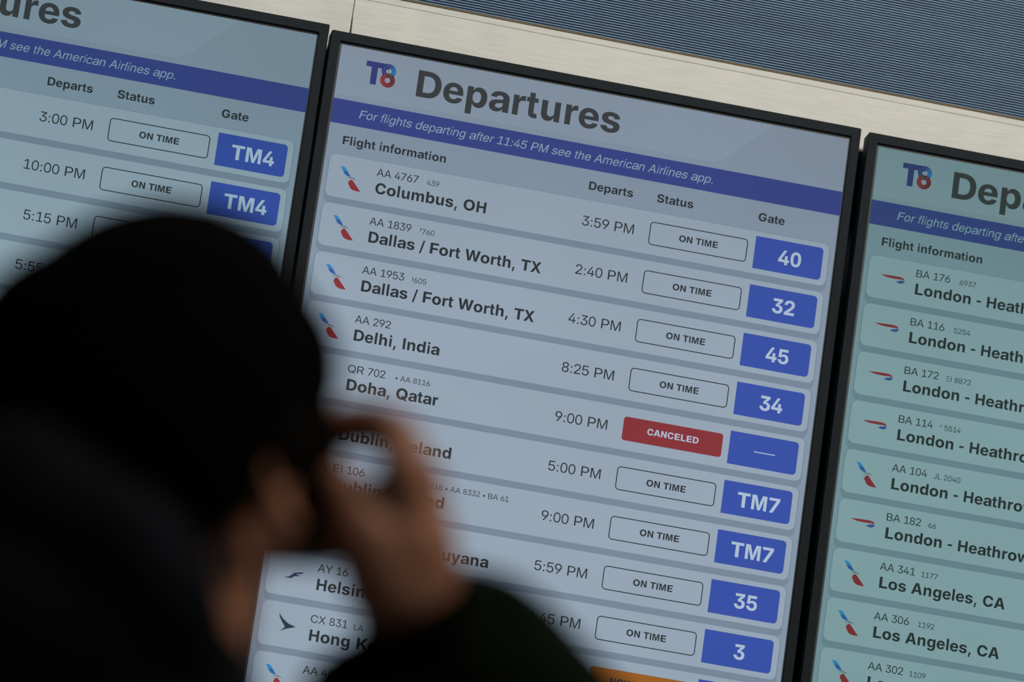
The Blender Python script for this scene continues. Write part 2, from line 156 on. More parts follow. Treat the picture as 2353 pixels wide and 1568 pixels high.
FONT_B = """,278|64,-173 95,109 214,109 147,-173
-333|306,335 306,218 27,218 27,335
/278|283,720 101,-103 -5,-103 177,720
0556|278,-10 197,-10~ 88,75~ 32,233~ 32,343 32,454~ 88,613~ 197,697~ 278,697 359,697~ 469,612~ 524,454~ 524,343 524,233~ 469,75~ 359,-10~|278,115 315,115~ 364,166~ 388,268~ 388,343 388,419~ 364,521~ 315,573~ 278,573 241,573~ 192,521~ 168,419~ 168,343 168,268~ 192,166~ 241,115~
1556|61,0 61,123 533,123 533,0|391,688 391,0 238,0 238,552 235,552 77,446 77,581 236,688
2556|32,0 32,111 271,331 299,358~ 341,403~ 363,450~ 363,479 363,509~ 338,552~ 294,576~ 265,576 235,576~ 189,549~ 165,500~ 165,465 26,465 26,536~ 86,640~ 194,697~ 266,697 337,697~ 444,645~ 505,551~ 505,489 505,446~ 473,370~ 401,283~ 339,226 235,128 235,124 511,124 511,0
3556|271,-10 197,-10~ 88,47~ 28,145~ 27,208 167,208 168,179~ 195,137~ 242,114~ 271,114 301,114~ 346,138~ 372,184~ 372,216 372,245~ 345,291~ 294,318~ 258,318 180,318 180,414 321,560 321,563 60,563 60,688 489,688 489,574 281,366 281,399 354,409~ 459,362~ 516,268~ 516,207 516,142~ 453,44~ 342,-10~
4556|20,127 20,246 262,688 397,688 159,252 159,248 530,248 530,127|321,0 321,163 324,217 324,429 451,429 451,0
5556|276,-10 206,-10~ 99,44~ 37,140~ 35,203 174,203 175,175~ 202,133~ 248,109~ 276,109 307,109~ 355,139~ 382,192~ 382,227 382,263~ 354,317~ 307,347~ 275,347 243,347~ 190,318~ 177,292 48,309 74,688 483,688 483,563 196,563 182,401 184,401 203,428~ 271,459~ 313,459 357,459~ 432,425~ 488,364~ 520,281~ 520,231 520,161~ 459,52~ 349,-10~
6556|278,-9 209,-9~ 97,47~ 31,152~ 31,225 31,281~ 74,388~ 115,452 268,688 419,688 214,376 175,376 184,392~ 222,423~ 276,443~ 311,443 374,443~ 467,391~ 520,294~ 520,227 520,157~ 458,50~ 349,-9~|276,109 307,109~ 355,139~ 382,191~ 382,224 382,258~ 355,310~ 307,339~ 276,339 246,339~ 198,310~ 171,258~ 171,225 171,192~ 198,139~ 246,109~
7556|74,0 365,558 365,562 25,562 25,688 528,688 528,561 236,0
8556|278,-10 206,-10~ 95,40~ 32,129~ 32,185 32,229~ 69,301~ 134,349~ 176,356 176,358 121,369~ 54,453~ 54,512 54,566~ 112,649~ 213,697~ 278,697 343,697~ 444,650~ 502,566~ 502,512 502,453~ 434,369~ 380,358 380,356 421,349~ 486,301~ 524,229~ 524,185 524,129~ 461,40~ 350,-10~|278,100 308,100~ 353,125~ 379,169~ 379,197 379,226~ 353,270~ 307,296~ 278,296 248,296~ 203,271~ 177,226~ 177,197 177,169~ 202,125~ 248,100~|278,407 304,407~ 343,429~ 366,470~ 366,496 366,522~ 343,561~ 304,583~ 278,583 252,583~ 212,561~ 190,522~ 190,496 190,470~ 212,430~ 252,407~
9556|273,697 343,697~ 455,640~ 522,535~ 522,462 522,407~ 479,299~ 437,235 283,0 132,0 338,311 377,311 368,295~ 331,265~ 276,244~ 240,244 178,244~ 83,297~ 30,394~ 30,460 30,531~ 93,638~ 203,697~|275,578 245,578~ 196,548~ 169,496~ 169,463 169,430~ 196,378~ 245,348~ 275,348 306,348~ 354,378~ 382,430~ 382,463 382,496~ 354,548~ 306,578~
:278|139,-9 107,-9~ 64,39~ 64,74 64,109~ 107,157~ 139,157 171,157~ 214,109~ 214,74 214,39~ 171,-9~|139,319 107,319~ 64,367~ 64,402 64,437~ 107,485~ 139,485 171,485~ 214,437~ 214,402 214,367~ 171,319~
A722|20,0 256,688 461,688 702,0 529,0 426,315 405,386~ 362,543~ 339,633 376,633 353,543~ 313,385~ 292,315 191,0|175,148 175,268 547,268 547,148
C722|375,-10 280,-10~ 131,74~ 44,232~ 44,343 44,456~ 131,614~ 281,697~ 375,697 437,697~ 543,663~ 624,598~ 676,505~ 684,446 525,446 520,473~ 495,516~ 457,546~ 408,562~ 378,562 324,562~ 246,510~ 203,412~ 203,343 203,273~ 246,176~ 324,125~ 378,125 407,125~ 456,141~ 495,171~ 520,214~ 526,241 684,241 678,191~ 630,100~ 551,30~ 442,-10~
D722|334,0 146,0 146,131 326,131 392,131~ 481,176~ 525,270~ 525,344 525,418~ 480,512~ 392,557~ 326,557 143,557 143,688 335,688 443,688~ 600,605~ 685,451~ 685,344 685,237~ 600,83~ 443,0~|235,688 235,0 76,0 76,688
E667|76,0 76,688 621,688 621,560 250,560 250,410 592,410 592,284 250,284 250,128 621,128 621,0
F611|76,0 76,688 587,688 587,560 243,560 243,386 557,386 557,261 243,261 243,0
G778|392,-10 288,-10~ 132,77~ 44,235~ 44,343 44,455~ 135,613~ 292,697~ 389,697 452,697~ 561,663~ 646,600~ 699,514~ 706,461 541,461 534,485~ 509,522~ 471,548~ 422,562~ 393,562 337,562~ 254,511~ 209,413~ 209,344 209,275~ 254,177~ 337,125~ 394,125 444,125~ 516,159~ 555,219~ 555,260 589,256 403,256 403,371 713,371 713,282 713,192~ 631,61~ 486,-10~
H722|71,0 71,688 222,688 222,415 500,415 500,688 651,688 651,0 500,0 500,287 222,287 222,0
I278|64,0 64,688 214,688 214,0
K722|206,141 206,296 228,332~ 272,395~ 322,458~ 353,495 520,688 713,688 411,347 397,350|87,0 87,688 247,688 247,510 245,329 247,255 247,0|534,0 332,302 431,416 722,0
L611|76,0 76,688 249,688 249,128 583,128 583,0
M833|69,0 69,688 281,688 371,397 378,374~ 395,301~ 412,218~ 428,141~ 432,114 403,114 408,141~ 423,217~ 440,300~ 457,374~ 464,397 552,688 765,688 765,0 626,0 626,309 626,332~ 628,401~ 630,481~ 631,563~ 632,599 643,599 634,560~ 615,477~ 595,398~ 577,332~ 571,309 475,0 359,0 262,309 256,331~ 238,397~ 218,476~ 197,559~ 188,599 202,599 202,564~ 204,483~ 206,402~ 207,333~ 207,309 207,0
N722|69,0 69,688 231,688 429,359 444,334~ 477,273~ 511,199~ 528,156 513,142 510,178~ 505,267~ 502,349~ 502,376 502,688 654,688 654,0 492,0 311,299 292,331~ 255,399~ 215,481~ 189,533 210,538 213,489~ 218,397~ 221,323~ 221,300 221,0
O778|389,-10 291,-10~ 135,74~ 44,232~ 44,343 44,456~ 135,614~ 291,697~ 389,697 487,697~ 643,614~ 734,456~ 734,343 734,231~ 643,73~ 487,-10~|389,125 444,125~ 524,176~ 568,273~ 568,343 568,414~ 524,512~ 444,562~ 389,562 335,562~ 254,511~ 210,414~ 210,343 210,273~ 254,176~ 335,125~
Q778|336,241 471,241 536,164 605,88 729,-55 580,-55 496,41 448,103|391,-10 292,-10~ 135,74~ 44,232~ 44,343 44,456~ 135,614~ 292,697~ 391,697 489,697~ 646,614~ 737,456~ 737,343 737,231~ 646,73~ 489,-10~|391,125 445,125~ 526,176~ 571,273~ 571,343 571,414~ 526,512~ 445,562~ 391,562 336,562~ 255,511~ 210,414~ 210,343 210,273~ 255,176~ 336,125~
S667|339,-10 247,-10~ 113,43~ 40,147~ 39,223 197,223 199,188~ 235,141~ 297,117~ 338,117 377,117~ 433,137~ 465,173~ 465,197 465,219~ 437,249~ 382,271~ 341,280 263,296 164,317~ 57,411~ 57,487 57,550~ 129,645~ 256,697~ 338,697 423,697~ 547,644~ 615,547~ 617,483 461,483 457,524~ 393,570~ 338,570 303,570~ 251,551~ 224,518~ 224,496 224,474~ 252,444~ 304,423~ 339,416 405,402 458,391~ 541,356~ 599,307~ 629,242~ 629,201 629,135~ 560,41~ 430,-10~
T611|14,560 14,688 598,688 598,560 385,560 385,0 227,0 227,560
W944|187,0 5,688 170,688 243,367 253,323~ 269,225~ 285,126~ 293,80 263,80 272,126~ 289,225~ 307,323~ 318,367 395,688 549,688 626,367 637,323~ 655,225~ 672,126~ 681,80 651,80 659,126~ 674,225~ 691,323~ 701,367 773,688 939,688 757,0 586,0 500,342 486,397~ 466,527~ 452,599 492,599 477,528~ 458,399~ 444,342 358,0
X667|14,0 290,408 290,292 37,688 207,688 275,579 293,549~ 319,498~ 342,450~ 355,425 315,425 328,450~ 352,498~ 379,549~ 397,579 466,688 632,688 383,301 383,410 653,0 479,0 391,138 376,163~ 353,203~ 334,239~ 322,259 344,259 333,239~ 314,203~ 291,163~ 274,138 184,0
a556|211,-9 158,-9~ 76,25~ 29,93~ 29,145 29,188~ 62,247~ 119,283~ 194,302~ 235,306 283,310~ 340,319~ 366,336~ 366,352 366,354 366,373~ 347,400~ 312,415~ 286,415 261,415~ 222,400~ 198,374~ 194,357 46,370 55,418~ 118,488~ 220,526~ 289,526 340,526~ 427,504~ 491,460~ 527,394~ 527,350 527,0 373,0 373,72 369,72 355,47~ 311,10~ 250,-9~|258,94 290,94~ 339,118~ 368,159~ 368,186 368,237 361,234~ 338,227~ 310,221~ 281,217~ 267,215 242,211~ 203,195~ 182,169~ 182,151 182,133~ 202,107~ 236,94~
b611|364,-9 326,-9~ 268,16~ 228,57~ 217,82 212,82 212,0 61,0 61,704 214,704 214,436 217,436 229,460~ 268,501~ 326,526~ 365,526 425,526~ 521,465~ 578,345~ 578,259 578,173~ 522,54~ 426,-9~|317,113 350,113~ 397,149~ 421,215~ 421,259 421,303~ 397,368~ 350,404~ 317,404 284,404~ 236,368~ 210,303~ 210,259 210,215~ 236,149~ 284,113~
d611|248,-9 187,-9~ 90,54~ 34,173~ 34,259 34,345~ 91,465~ 188,526~ 247,526 286,526~ 344,501~ 383,460~ 395,436 398,436 398,704 551,704 551,0 400,0 400,82 395,82 384,57~ 344,16~ 286,-9~|295,113 328,113~ 376,149~ 402,215~ 402,259 402,303~ 376,368~ 328,404~ 295,404 262,404~ 215,368~ 191,303~ 191,259 191,215~ 215,149~ 262,113~
e556|283,-10 203,-10~ 86,56~ 23,176~ 23,257 23,337~ 86,458~ 201,526~ 277,526 332,526~ 423,491~ 491,423~ 528,325~ 528,261 528,221 79,221 79,314 455,314 383,291 383,329~ 359,383~ 313,413~ 279,413 246,413~ 199,383~ 174,330~ 174,294 174,228 174,188~ 201,131~ 252,102~ 287,102 311,102~ 349,116~ 377,142~ 383,160 521,144 510,98~ 444,28~ 346,-10~
f333|306,518 306,402 10,402 10,518|87,0 87,560 87,616~ 123,689~ 189,726~ 234,726 260,726~ 307,718~ 318,716 303,600 296,602~ 273,605~ 263,605 237,605~ 216,578~ 216,551 216,0
g611|298,-207 229,-207~ 130,-170~ 70,-105~ 60,-63 197,-42 202,-57~ 228,-83~ 269,-98~ 298,-98 348,-98~ 403,-49~ 403,2 403,91 395,91 384,66~ 346,27~ 289,5~ 252,5 191,5~ 96,64~ 40,178~ 40,261 40,346~ 97,465~ 193,526~ 251,526 290,526~ 348,501~ 388,459~ 399,435 403,435 403,518 553,518 553,14 553,-61~ 489,-159~ 374,-207~|299,122 332,122~ 379,156~ 405,219~ 405,262 405,306~ 379,370~ 332,405~ 299,405 266,405~ 219,370~ 195,305~ 195,262 195,219~ 220,156~ 266,122~
h611|216,293 216,0 65,0 65,704 214,704 214,386 198,386 219,451~ 302,526~ 370,526 424,526~ 503,478~ 546,389~ 546,328 546,0 395,0 395,299 395,346~ 349,397~ 308,397 281,397~ 239,374~ 216,327~
i278|74,0 74,518 204,518 204,0|139,580 110,580~ 69,625~ 69,657 69,690~ 110,734~ 139,734 168,734~ 209,690~ 209,657 209,624~ 168,580~
k556|204,143 204,326 224,326 381,518 553,518 335,255 298,255|69,0 69,704 219,704 219,0|388,0 244,221 342,329 562,0
l278|69,0 69,725 209,725 209,0
m889|64,0 64,518 206,518 211,390 201,390 213,438~ 261,498~ 324,527~ 359,527 415,527~ 488,456~ 503,384 487,384 498,432~ 550,496~ 621,527~ 660,527 708,527~ 783,484~ 826,404~ 826,348 826,0 675,0 675,316 675,358~ 631,400~ 597,400 573,400~ 537,378~ 518,339~ 518,312 518,0 372,0 372,318 372,356~ 330,400~ 296,400 273,400~ 236,379~ 215,338~ 215,308 215,0
n611|216,293 216,0 65,0 65,518 209,518 211,386 198,386 219,451~ 302,526~ 370,526 424,526~ 503,478~ 546,389~ 546,328 546,0 395,0 395,299 395,346~ 349,397~ 308,397 281,397~ 239,374~ 216,327~
o611|306,-10 223,-10~ 101,57~ 34,177~ 34,258 34,338~ 101,459~ 223,526~ 306,526 389,526~ 511,459~ 578,338~ 578,258 578,177~ 511,57~ 389,-10~|306,110 341,110~ 390,147~ 415,214~ 415,258 415,303~ 390,369~ 341,406~ 306,406 272,406~ 222,369~ 197,303~ 197,258 197,214~ 222,147~ 271,110~
p611|62,-197 62,518 213,518 213,436 218,436 229,460~ 268,501~ 326,526~ 366,526 425,526~ 521,465~ 578,345~ 578,259 578,173~ 523,54~ 426,-9~ 365,-9 326,-9~ 269,16~ 230,57~ 218,82 215,82 215,-197|317,113 351,113~ 397,149~ 422,215~ 422,259 422,303~ 397,368~ 351,404~ 317,404 284,404~ 236,368~ 211,303~ 211,259 211,215~ 236,149~ 284,113~
r389|64,0 64,518 207,518 207,426 211,426 224,476~ 286,524~ 330,524 341,524~ 364,522~ 373,520 373,387 364,389~ 328,393~ 313,393 283,393~ 237,366~ 211,317~ 211,283 211,0
s556|275,-11 207,-11~ 103,28~ 38,101~ 30,151 179,167 187,134~ 236,98~ 278,98 316,98~ 359,125~ 359,146 359,165~ 326,189~ 292,195 199,213 122,228~ 43,303~ 43,362 43,413~ 100,486~ 203,526~ 273,526 340,526~ 439,489~ 498,420~ 505,373 364,358 358,385~ 313,419~ 276,419 243,419~ 200,392~ 200,371 200,353~ 229,328~ 263,322 363,303 442,288~ 519,219~ 519,163 519,110~ 457,32~ 347,-11~
t333|301,518 301,402 10,402 10,518|77,647 213,647 213,159 213,136~ 231,115~ 254,115 262,115~ 290,118~ 297,119 309,4 290,-1~ 246,-5~ 226,-5 152,-5~ 77,69~ 77,142
u611|241,-8 188,-8~ 109,40~ 66,129~ 66,190 66,518 216,518 216,219 216,172~ 262,121~ 303,121 330,121~ 372,145~ 395,191~ 395,225 395,518 545,518 545,0 401,0 400,132 412,132 392,67~ 308,-8~
w778|156,0 10,518 162,518 201,339 213,285~ 237,163~ 248,95 231,95 243,162~ 270,284~ 282,339 325,518 455,518 496,339 508,284~ 535,163~ 547,95 530,95 541,163~ 564,284~ 576,339 615,518 769,518 623,0 474,0 421,194 414,223~ 398,292~ 384,363~ 377,394 402,394 395,363~ 380,292~ 365,223~ 357,194 304,0
y556|55,-190 77,-74 110,-77 134,-82~ 169,-75~ 189,-49~ 192,-27 196,0 10,518 164,518 241,262 256,212~ 277,111~ 289,56 254,56 266,111~ 291,213~ 306,262 387,518 539,518 329,-63 314,-106~ 267,-168~ 199,-200~ 150,-200 124,-200~ 74,-194~
—1000|0,240 0,314 1000,314 1000,240"""

def parse_font(s):
    G = {}
    for line in s.split('\n'):
        ch, rest = line[0], line[1:]
        parts = rest.split('|'); cs = []
        for c in parts[1:]:
            pts = []
            for t in c.split(' '):
                on = not t.endswith('~'); x, y = t.rstrip('~').split(','); pts.append((float(x), float(y), on))
            q = []
            n = len(pts)
            for i in range(n):
                a, b = pts[i], pts[(i + 1) % n]; q.append(a)
                if not a[2] and not b[2]: q.append(((a[0] + b[0]) / 2, (a[1] + b[1]) / 2, True))
            k = next(i for i, a in enumerate(q) if a[2]); q = q[k:] + q[:k]
            out = []; i = 0; n = len(q)
            while i < n:
                a = q[i]; out.append((a[0] / 1000, a[1] / 1000))
                b = q[(i + 1) % n]
                if not b[2]:
                    e = q[(i + 2) % n]
                    for s_ in (0.25, 0.5, 0.75):
                        w0, w1, w2 = (1 - s_) ** 2, 2 * s_ * (1 - s_), s_ * s_
                        out.append(((a[0] * w0 + b[0] * w1 + e[0] * w2) / 1000, (a[1] * w0 + b[1] * w1 + e[1] * w2) / 1000))
                    i += 2
                else: i += 1
            cs.append(out)
        G[ch] = (float(parts[0]) / 1000, cs)
    return G
def winding(p, c):
    w = 0
    for i in range(len(c)):
        (x0, y0), (x1, y1) = c[i], c[(i + 1) % len(c)]
        if (y0 > p[1]) != (y1 > p[1]) and p[0] < (x1 - x0) * (p[1] - y0) / (y1 - y0) + x0: w += 1 if y1 > y0 else -1
    return w
GLYPH = {'R': parse_font(FONT_R), 'B': parse_font(FONT_B)}
TRI = {}
def glyph_tris(f, ch):
    if (f, ch) in TRI: return TRI[f, ch]
    adv, cs = GLYPH[f][ch]
    vs, es = [], []
    for c in cs:
        k = len(vs); vs += [Vector(p) for p in c]; es += [(k + i, k + (i + 1) % len(c)) for i in range(len(c))]
    V, _, F, _, _, _ = delaunay_2d_cdt(vs, es, [], 0, 1e-6)
    T = []
    for t in F:
        P = [(V[i].x, V[i].y) for i in t]
        cen = (sum(p[0] for p in P) / 3, sum(p[1] for p in P) / 3)
        if sum(winding(cen, c) for c in cs) != 0: T.append(P)
    TRI[f, ch] = (adv, T)
    return TRI[f, ch]
def text_width(s, size, f, track=0.0):
    return sum((0.278 if ch == ' ' else GLYPH[f][ch][0]) + track for ch in s) * size

class Print:
    """flat artwork of a display: coloured faces in display pixels, x right, y down"""
    def __init__(self): self.v = []; self.f = []; self.c = []
    def tri(self, pts, col, layer):
        if len(pts) < 3: return
        a = sum(pts[i][0] * pts[(i + 1) % len(pts)][1] - pts[(i + 1) % len(pts)][0] * pts[i][1] for i in range(len(pts)))
        if abs(a) < 1e-4: return
        if a < 0: pts = pts[::-1]
        k = len(self.v)
        self.v += [(x * U, -0.00018 * layer, -y * U) for x, y in pts]
        self.f.append(tuple(range(k, k + len(pts)))); self.c.append(col)
    def poly(self, pts, col, layer, holes=()):
        loops = [[Vector((x, y, 0)) for x, y in l] for l in [pts] + list(holes)]
        flat = [v for l in loops for v in l]
        for t in tessellate_polygon(loops): self.tri([(flat[i].x, flat[i].y) for i in t], col, layer)
    def rrect(self, x0, y0, x1, y1, r, corners='1111', inset=0):
        x0 += inset; y0 += inset; x1 -= inset; y1 -= inset; r = max(r - inset, 0.01); P = []
        for i, (cx, cy, a0) in enumerate(((x0 + r, y0 + r, 180), (x1 - r, y0 + r, 270), (x1 - r, y1 - r, 0), (x0 + r, y1 - r, 90))):
            if corners[i] == '0': P.append(((x0, y0), (x1, y0), (x1, y1), (x0, y1))[i]); continue
            for k in range(7):
                a = math.radians(a0 + 15 * k); P.append((cx + r * math.cos(a), cy + r * math.sin(a)))
        return P
    def rect(self, x0, y0, x1, y1, col, layer, r=0, corners='1111'):
        self.tri(self.rrect(x0, y0, x1, y1, r, corners) if r else [(x0, y0), (x1, y0), (x1, y1), (x0, y1)], col, layer)
    def outline(self, x0, y0, x1, y1, r, w, col, layer):
        A = self.rrect(x0, y0, x1, y1, r); B = self.rrect(x0, y0, x1, y1, r, inset=w)
        for i in range(len(A)):
            j = (i + 1) % len(A); self.tri([A[i], A[j], B[j], B[i]], col, layer)
    def text(self, s, x, y, size, f, col, layer, align='l', slant=0.0, track=0.0, clip=None):
        w = text_width(s, size, f, track)
        if align == 'r': x -= w
        if align == 'c': x -= w / 2
        for ch in s:
            if ch == ' ': x += (0.278 + track) * size; continue
            adv, T = glyph_tris(f, ch)
            for t in T:
                P = [(x + (a + slant * b) * size, y - b * size) for a, b in t]
                if clip is not None:
                    Q = []
                    for i in range(len(P)):
                        p, q = P[i], P[(i + 1) % len(P)]
                        if p[0] >= clip: Q.append(p)
                        if (p[0] >= clip) != (q[0] >= clip):
                            s_ = (clip - p[0]) / (q[0] - p[0]); Q.append((clip, p[1] + s_ * (q[1] - p[1])))
                    P = Q
                self.tri(P, col, layer)
            x += (adv + track) * size
        return x
    def build(self, name, material, parent, label=None):
        me = bpy.data.meshes.new(name); me.from_pydata(self.v, [], self.f); me.update()
        at = me.color_attributes.new('print_color', 'FLOAT_COLOR', 'CORNER')
        k = 0
        for p, c in zip(me.polygons, self.c):
            for _ in p.loop_indices: at.data[k].color = c; k += 1
        me.materials.append(material)
        o = link(name, me, parent)
        if label: o['label'] = label
        return o
# ---------------------------------------------------------------- the setting
HALL = 0.30   # the fascia runs slightly out of true with the displays (degrees)
steel = mat('brushed_steel', (0.575, 0.585, 0.555, 1), 0.50, 0.35, 0.07, (22, 60, 420), 0.0)
nt = steel.node_tree; p_ = nt.nodes['Principled BSDF']
tc = nt.nodes.new('ShaderNodeTexCoord'); mp = nt.nodes.new('ShaderNodeMapping'); mp.inputs['Scale'].default_value = (7, 7, 2.0)
nz = nt.nodes.new('ShaderNodeTexNoise'); nz.inputs['Scale'].default_value = 1; nz.inputs['Detail'].default_value = 2
bp = nt.nodes.new('ShaderNodeBump'); bp.inputs['Strength'].default_value = 0.5; bp.inputs['Distance'].default_value = 0.012
nt.links.new(tc.outputs['Object'], mp.inputs[0]); nt.links.new(mp.outputs[0], nz.inputs['Vector'])
nt.links.new(nz.outputs[0], bp.inputs['Height']); nt.links.new(bp.outputs[0], p_.inputs['Normal'])
fin_m = mat('grey_fin', lin(152, 182, 188), 0.45, 0.2, 0.10, (3, 3, 60))
blue_m = mat('blue_backing', lin(38, 68, 138), 0.6, 0.0, 0.12, (4, 4, 20))
dark_m = mat('dark_recess', (0.012, 0.012, 0.013, 1), 0.8, 0, 0.2)
rim_m = mat('bronze_rim', lin(120, 100, 70), 0.5, 0.4, 0.1)

def sheet(x0, x1, z0, z1, y, t=0.003, roll=0.006):
    """folded steel sheet: flat face with a rolled lower edge and a folded top lip"""
    bm = bmesh.new(); prof = [(y + 0.05, z0 + roll * 0.4), (y + roll, z0)]
    for k in range(1, 7):
        a = math.radians(15 * k); prof.append((y + roll - roll * math.sin(a), z0 + roll - roll * math.cos(a)))
    prof += [(y, z1 - 0.0095), (y - 0.0004, z1 - 0.0088), (y - 0.0005, z1 - 0.0012), (y + 0.0006, z1), (y + 0.012, z1)]
    n = 2
    rows = [[bm.verts.new((x, p[0], p[1])) for p in prof] for x in (x0, x1)]
    for i in range(len(prof) - 1): bm.faces.new((rows[0][i], rows[1][i], rows[1][i + 1], rows[0][i + 1]))
    return bm

fl = bmesh.new(); box(fl, -4, 5, -9, 0.6, -0.1, 0.0)
floor = structure(obj('floor', fl, mat('terrazzo', (0.16, 0.155, 0.15, 1), 0.35, 0, 0.25, (40, 40, 40))))
wb = bmesh.new(); box(wb, -4, 5, 0.16, 0.30, 0.0, 5.6)
wall = structure(obj('wall_back', wb, dark_m))
# fascia carrier: everything on it shares the slight run-out
SL = -math.radians(HALL)
FY = 0.052
Z1 = -(-118.0) * U
def fasc(o):
    o.parent = wall; o.location = (0.0, 0.0, TOP_Z); o.rotation_euler = (0, -SL * 1.0, 0); return o
SEAM_X = 0.0134
LOUV = 0.0925
BOT = 0.006
edges = [-3.95, -1.45, SEAM_X, 1.52, 3.05, 4.95]
for i in range(5):
    a, b = edges[i] + (0.0005 if i else 0), edges[i + 1] - 0.0005
    fasc(obj('steel_panel', sheet(a, b, BOT, LOUV, FY), steel))
bm = bmesh.new()   # lifted corner of the right-hand sheet beside the joint
q = [(SEAM_X + 0.0004, FY - 0.0003, 0.056), (SEAM_X + 0.0006, FY - 0.0003, BOT + 0.004), (SEAM_X + 0.0030, FY - 0.0014, BOT + 0.004), (SEAM_X + 0.0012, FY - 0.0003, 0.056)]
va = [bm.verts.new(c) for c in q]; vb = [bm.verts.new((c[0], c[1] + 0.0012, c[2])) for c in q]
bm.faces.new(va); bm.faces.new(vb[::-1])
for i in range(4): bm.faces.new((va[i], va[(i + 1) % 4], vb[(i + 1) % 4], vb[i]))
fasc(obj('lifted_corner', bm, rim_m))
# lower cladding below and behind the displays
for i in range(5):
    a, b = edges[i] + 0.001, edges[i + 1] - 0.001
    bm = bmesh.new(); box(bm, a, b, 0.148, 0.16, -TOP_Z + 0.02, -1.35, 0.001)
    fasc(obj('lower_panel', bm, steel))
# thin rim and ribbed blue face above the steel
bm = bmesh.new(); box(bm, -3.95, 4.95, FY - 0.001, FY + 0.03, LOUV + 0.0002, LOUV + 0.0016)
fasc(obj('rim_strip', bm, rim_m))
bm = bmesh.new(); box(bm, -3.95, 4.95, FY + 0.0042, FY + 0.05, LOUV + 0.0016, LOUV + 1.2)
fasc(obj('ribbed_backing', bm, blue_m))
bm = bmesh.new()
pitch = 0.00352; k = 0; z = LOUV + 0.0040
while z < LOUV + 0.75:
    h = 0.00062
    for q in (0,):
        x0, x1 = -3.95, 4.95
        vs = [bm.verts.new(c) for c in ((x0, FY + 0.0046, z - h), (x1, FY + 0.0046, z - h), (x1, FY + 0.0022, z - h * .55), (x0, FY + 0.0022, z - h * .55),
                                         (x1, FY + 0.0022, z + h * .55), (x0, FY + 0.0022, z + h * .55), (x1, FY + 0.0046, z + h), (x0, FY + 0.0046, z + h))]
        bm.faces.new((vs[0], vs[1], vs[2], vs[3])); bm.faces.new((vs[3], vs[2], vs[4], vs[5])); bm.faces.new((vs[5], vs[4], vs[6], vs[7]))
    z += pitch
ribs = fasc(obj('ribs', bm, fin_m)); ribs['kind'] = 'stuff'

# ---------------------------------------------------------------- displays
case_m = mat('black_case', lin(32, 39, 45), 0.55, 0, 0.10, (60, 60, 60), 0.15, 900, 0.12)
rear_m = mat('rear_case', lin(30, 31, 33), 0.7, 0, 0.1)
glass_m = mat('glass_border', lin(60, 68, 78), 0.4, 0, 0.05)

def display_material(name, tint):
    """backlit panel: the picture emits, with mild backlight mottling and a dimmer top"""
    m = bpy.data.materials.new(name); m.use_nodes = True
    nt = m.node_tree; p = nt.nodes['Principled BSDF']
    p.inputs['Base Color'].default_value = (0.002, 0.002, 0.002, 1); p.inputs['Roughness'].default_value = 0.45
    p.inputs['Specular IOR Level'].default_value = 0.06
    at = nt.nodes.new('ShaderNodeAttribute'); at.attribute_name = 'print_color'
    mx = nt.nodes.new('ShaderNodeMix'); mx.data_type = 'RGBA'; mx.blend_type = 'MULTIPLY'; mx.inputs[0].default_value = 1
    nt.links.new(at.outputs['Color'], mx.inputs[6]); mx.inputs[7].default_value = (*tint, 1)
    tc = nt.nodes.new('ShaderNodeTexCoord')
    n = nt.nodes.new('ShaderNodeTexNoise'); n.inputs['Scale'].default_value = 3.2; n.inputs['Detail'].default_value = 3
    nt.links.new(tc.outputs['Object'], n.inputs['Vector'])
    mr = nt.nodes.new('ShaderNodeMapRange'); mr.inputs[3].default_value = 0.90; mr.inputs[4].default_value = 1.10
    nt.links.new(n.outputs[0], mr.inputs[0])
    # emission strength reduced a little towards the top edge
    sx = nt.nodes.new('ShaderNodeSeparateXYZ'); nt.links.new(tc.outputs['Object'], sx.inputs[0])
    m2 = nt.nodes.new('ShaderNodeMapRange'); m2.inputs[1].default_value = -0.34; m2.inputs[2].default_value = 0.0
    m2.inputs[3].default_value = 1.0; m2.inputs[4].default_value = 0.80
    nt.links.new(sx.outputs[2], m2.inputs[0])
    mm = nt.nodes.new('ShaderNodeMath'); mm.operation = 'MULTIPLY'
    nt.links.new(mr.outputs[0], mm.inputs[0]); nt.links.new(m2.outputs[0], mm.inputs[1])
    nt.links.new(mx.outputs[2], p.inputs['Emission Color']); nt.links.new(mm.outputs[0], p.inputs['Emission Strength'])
    return m

BG = lin(131, 148, 166); HEAD = lin(133, 149, 167); HEAD2 = lin(138, 154, 172); CARD = lin(147, 163, 179); SHAD = lin(118, 134, 153)
INK = lin(43, 50, 53); TITLE = lin(58, 63, 66); BAN = lin(54, 69, 136); GATE = lin(54, 79, 164); GTXT = lin(170, 188, 208); BTXT = lin(140, 163, 182)
RED = lin(132, 50, 56); ORANGE = lin(150, 92, 36); SMALL = lin(50, 59, 66)

def ring(pr, cx, cy, r0, r1, cols, layer, n=40):
    for i in range(n):
        a, b = 2 * math.pi * i / n, 2 * math.pi * (i + 1) / n
        pr.tri([(cx + r1 * math.cos(a), cy + r1 * math.sin(a)), (cx + r1 * math.cos(b), cy + r1 * math.sin(b)),
                (cx + r0 * math.cos(b), cy + r0 * math.sin(b)), (cx + r0 * math.cos(a), cy + r0 * math.sin(a))], cols(math.degrees((a + b) / 2)), layer)
def lerp(a, b, t): return tuple(x + (y - x) * t for x, y in zip(a, b))

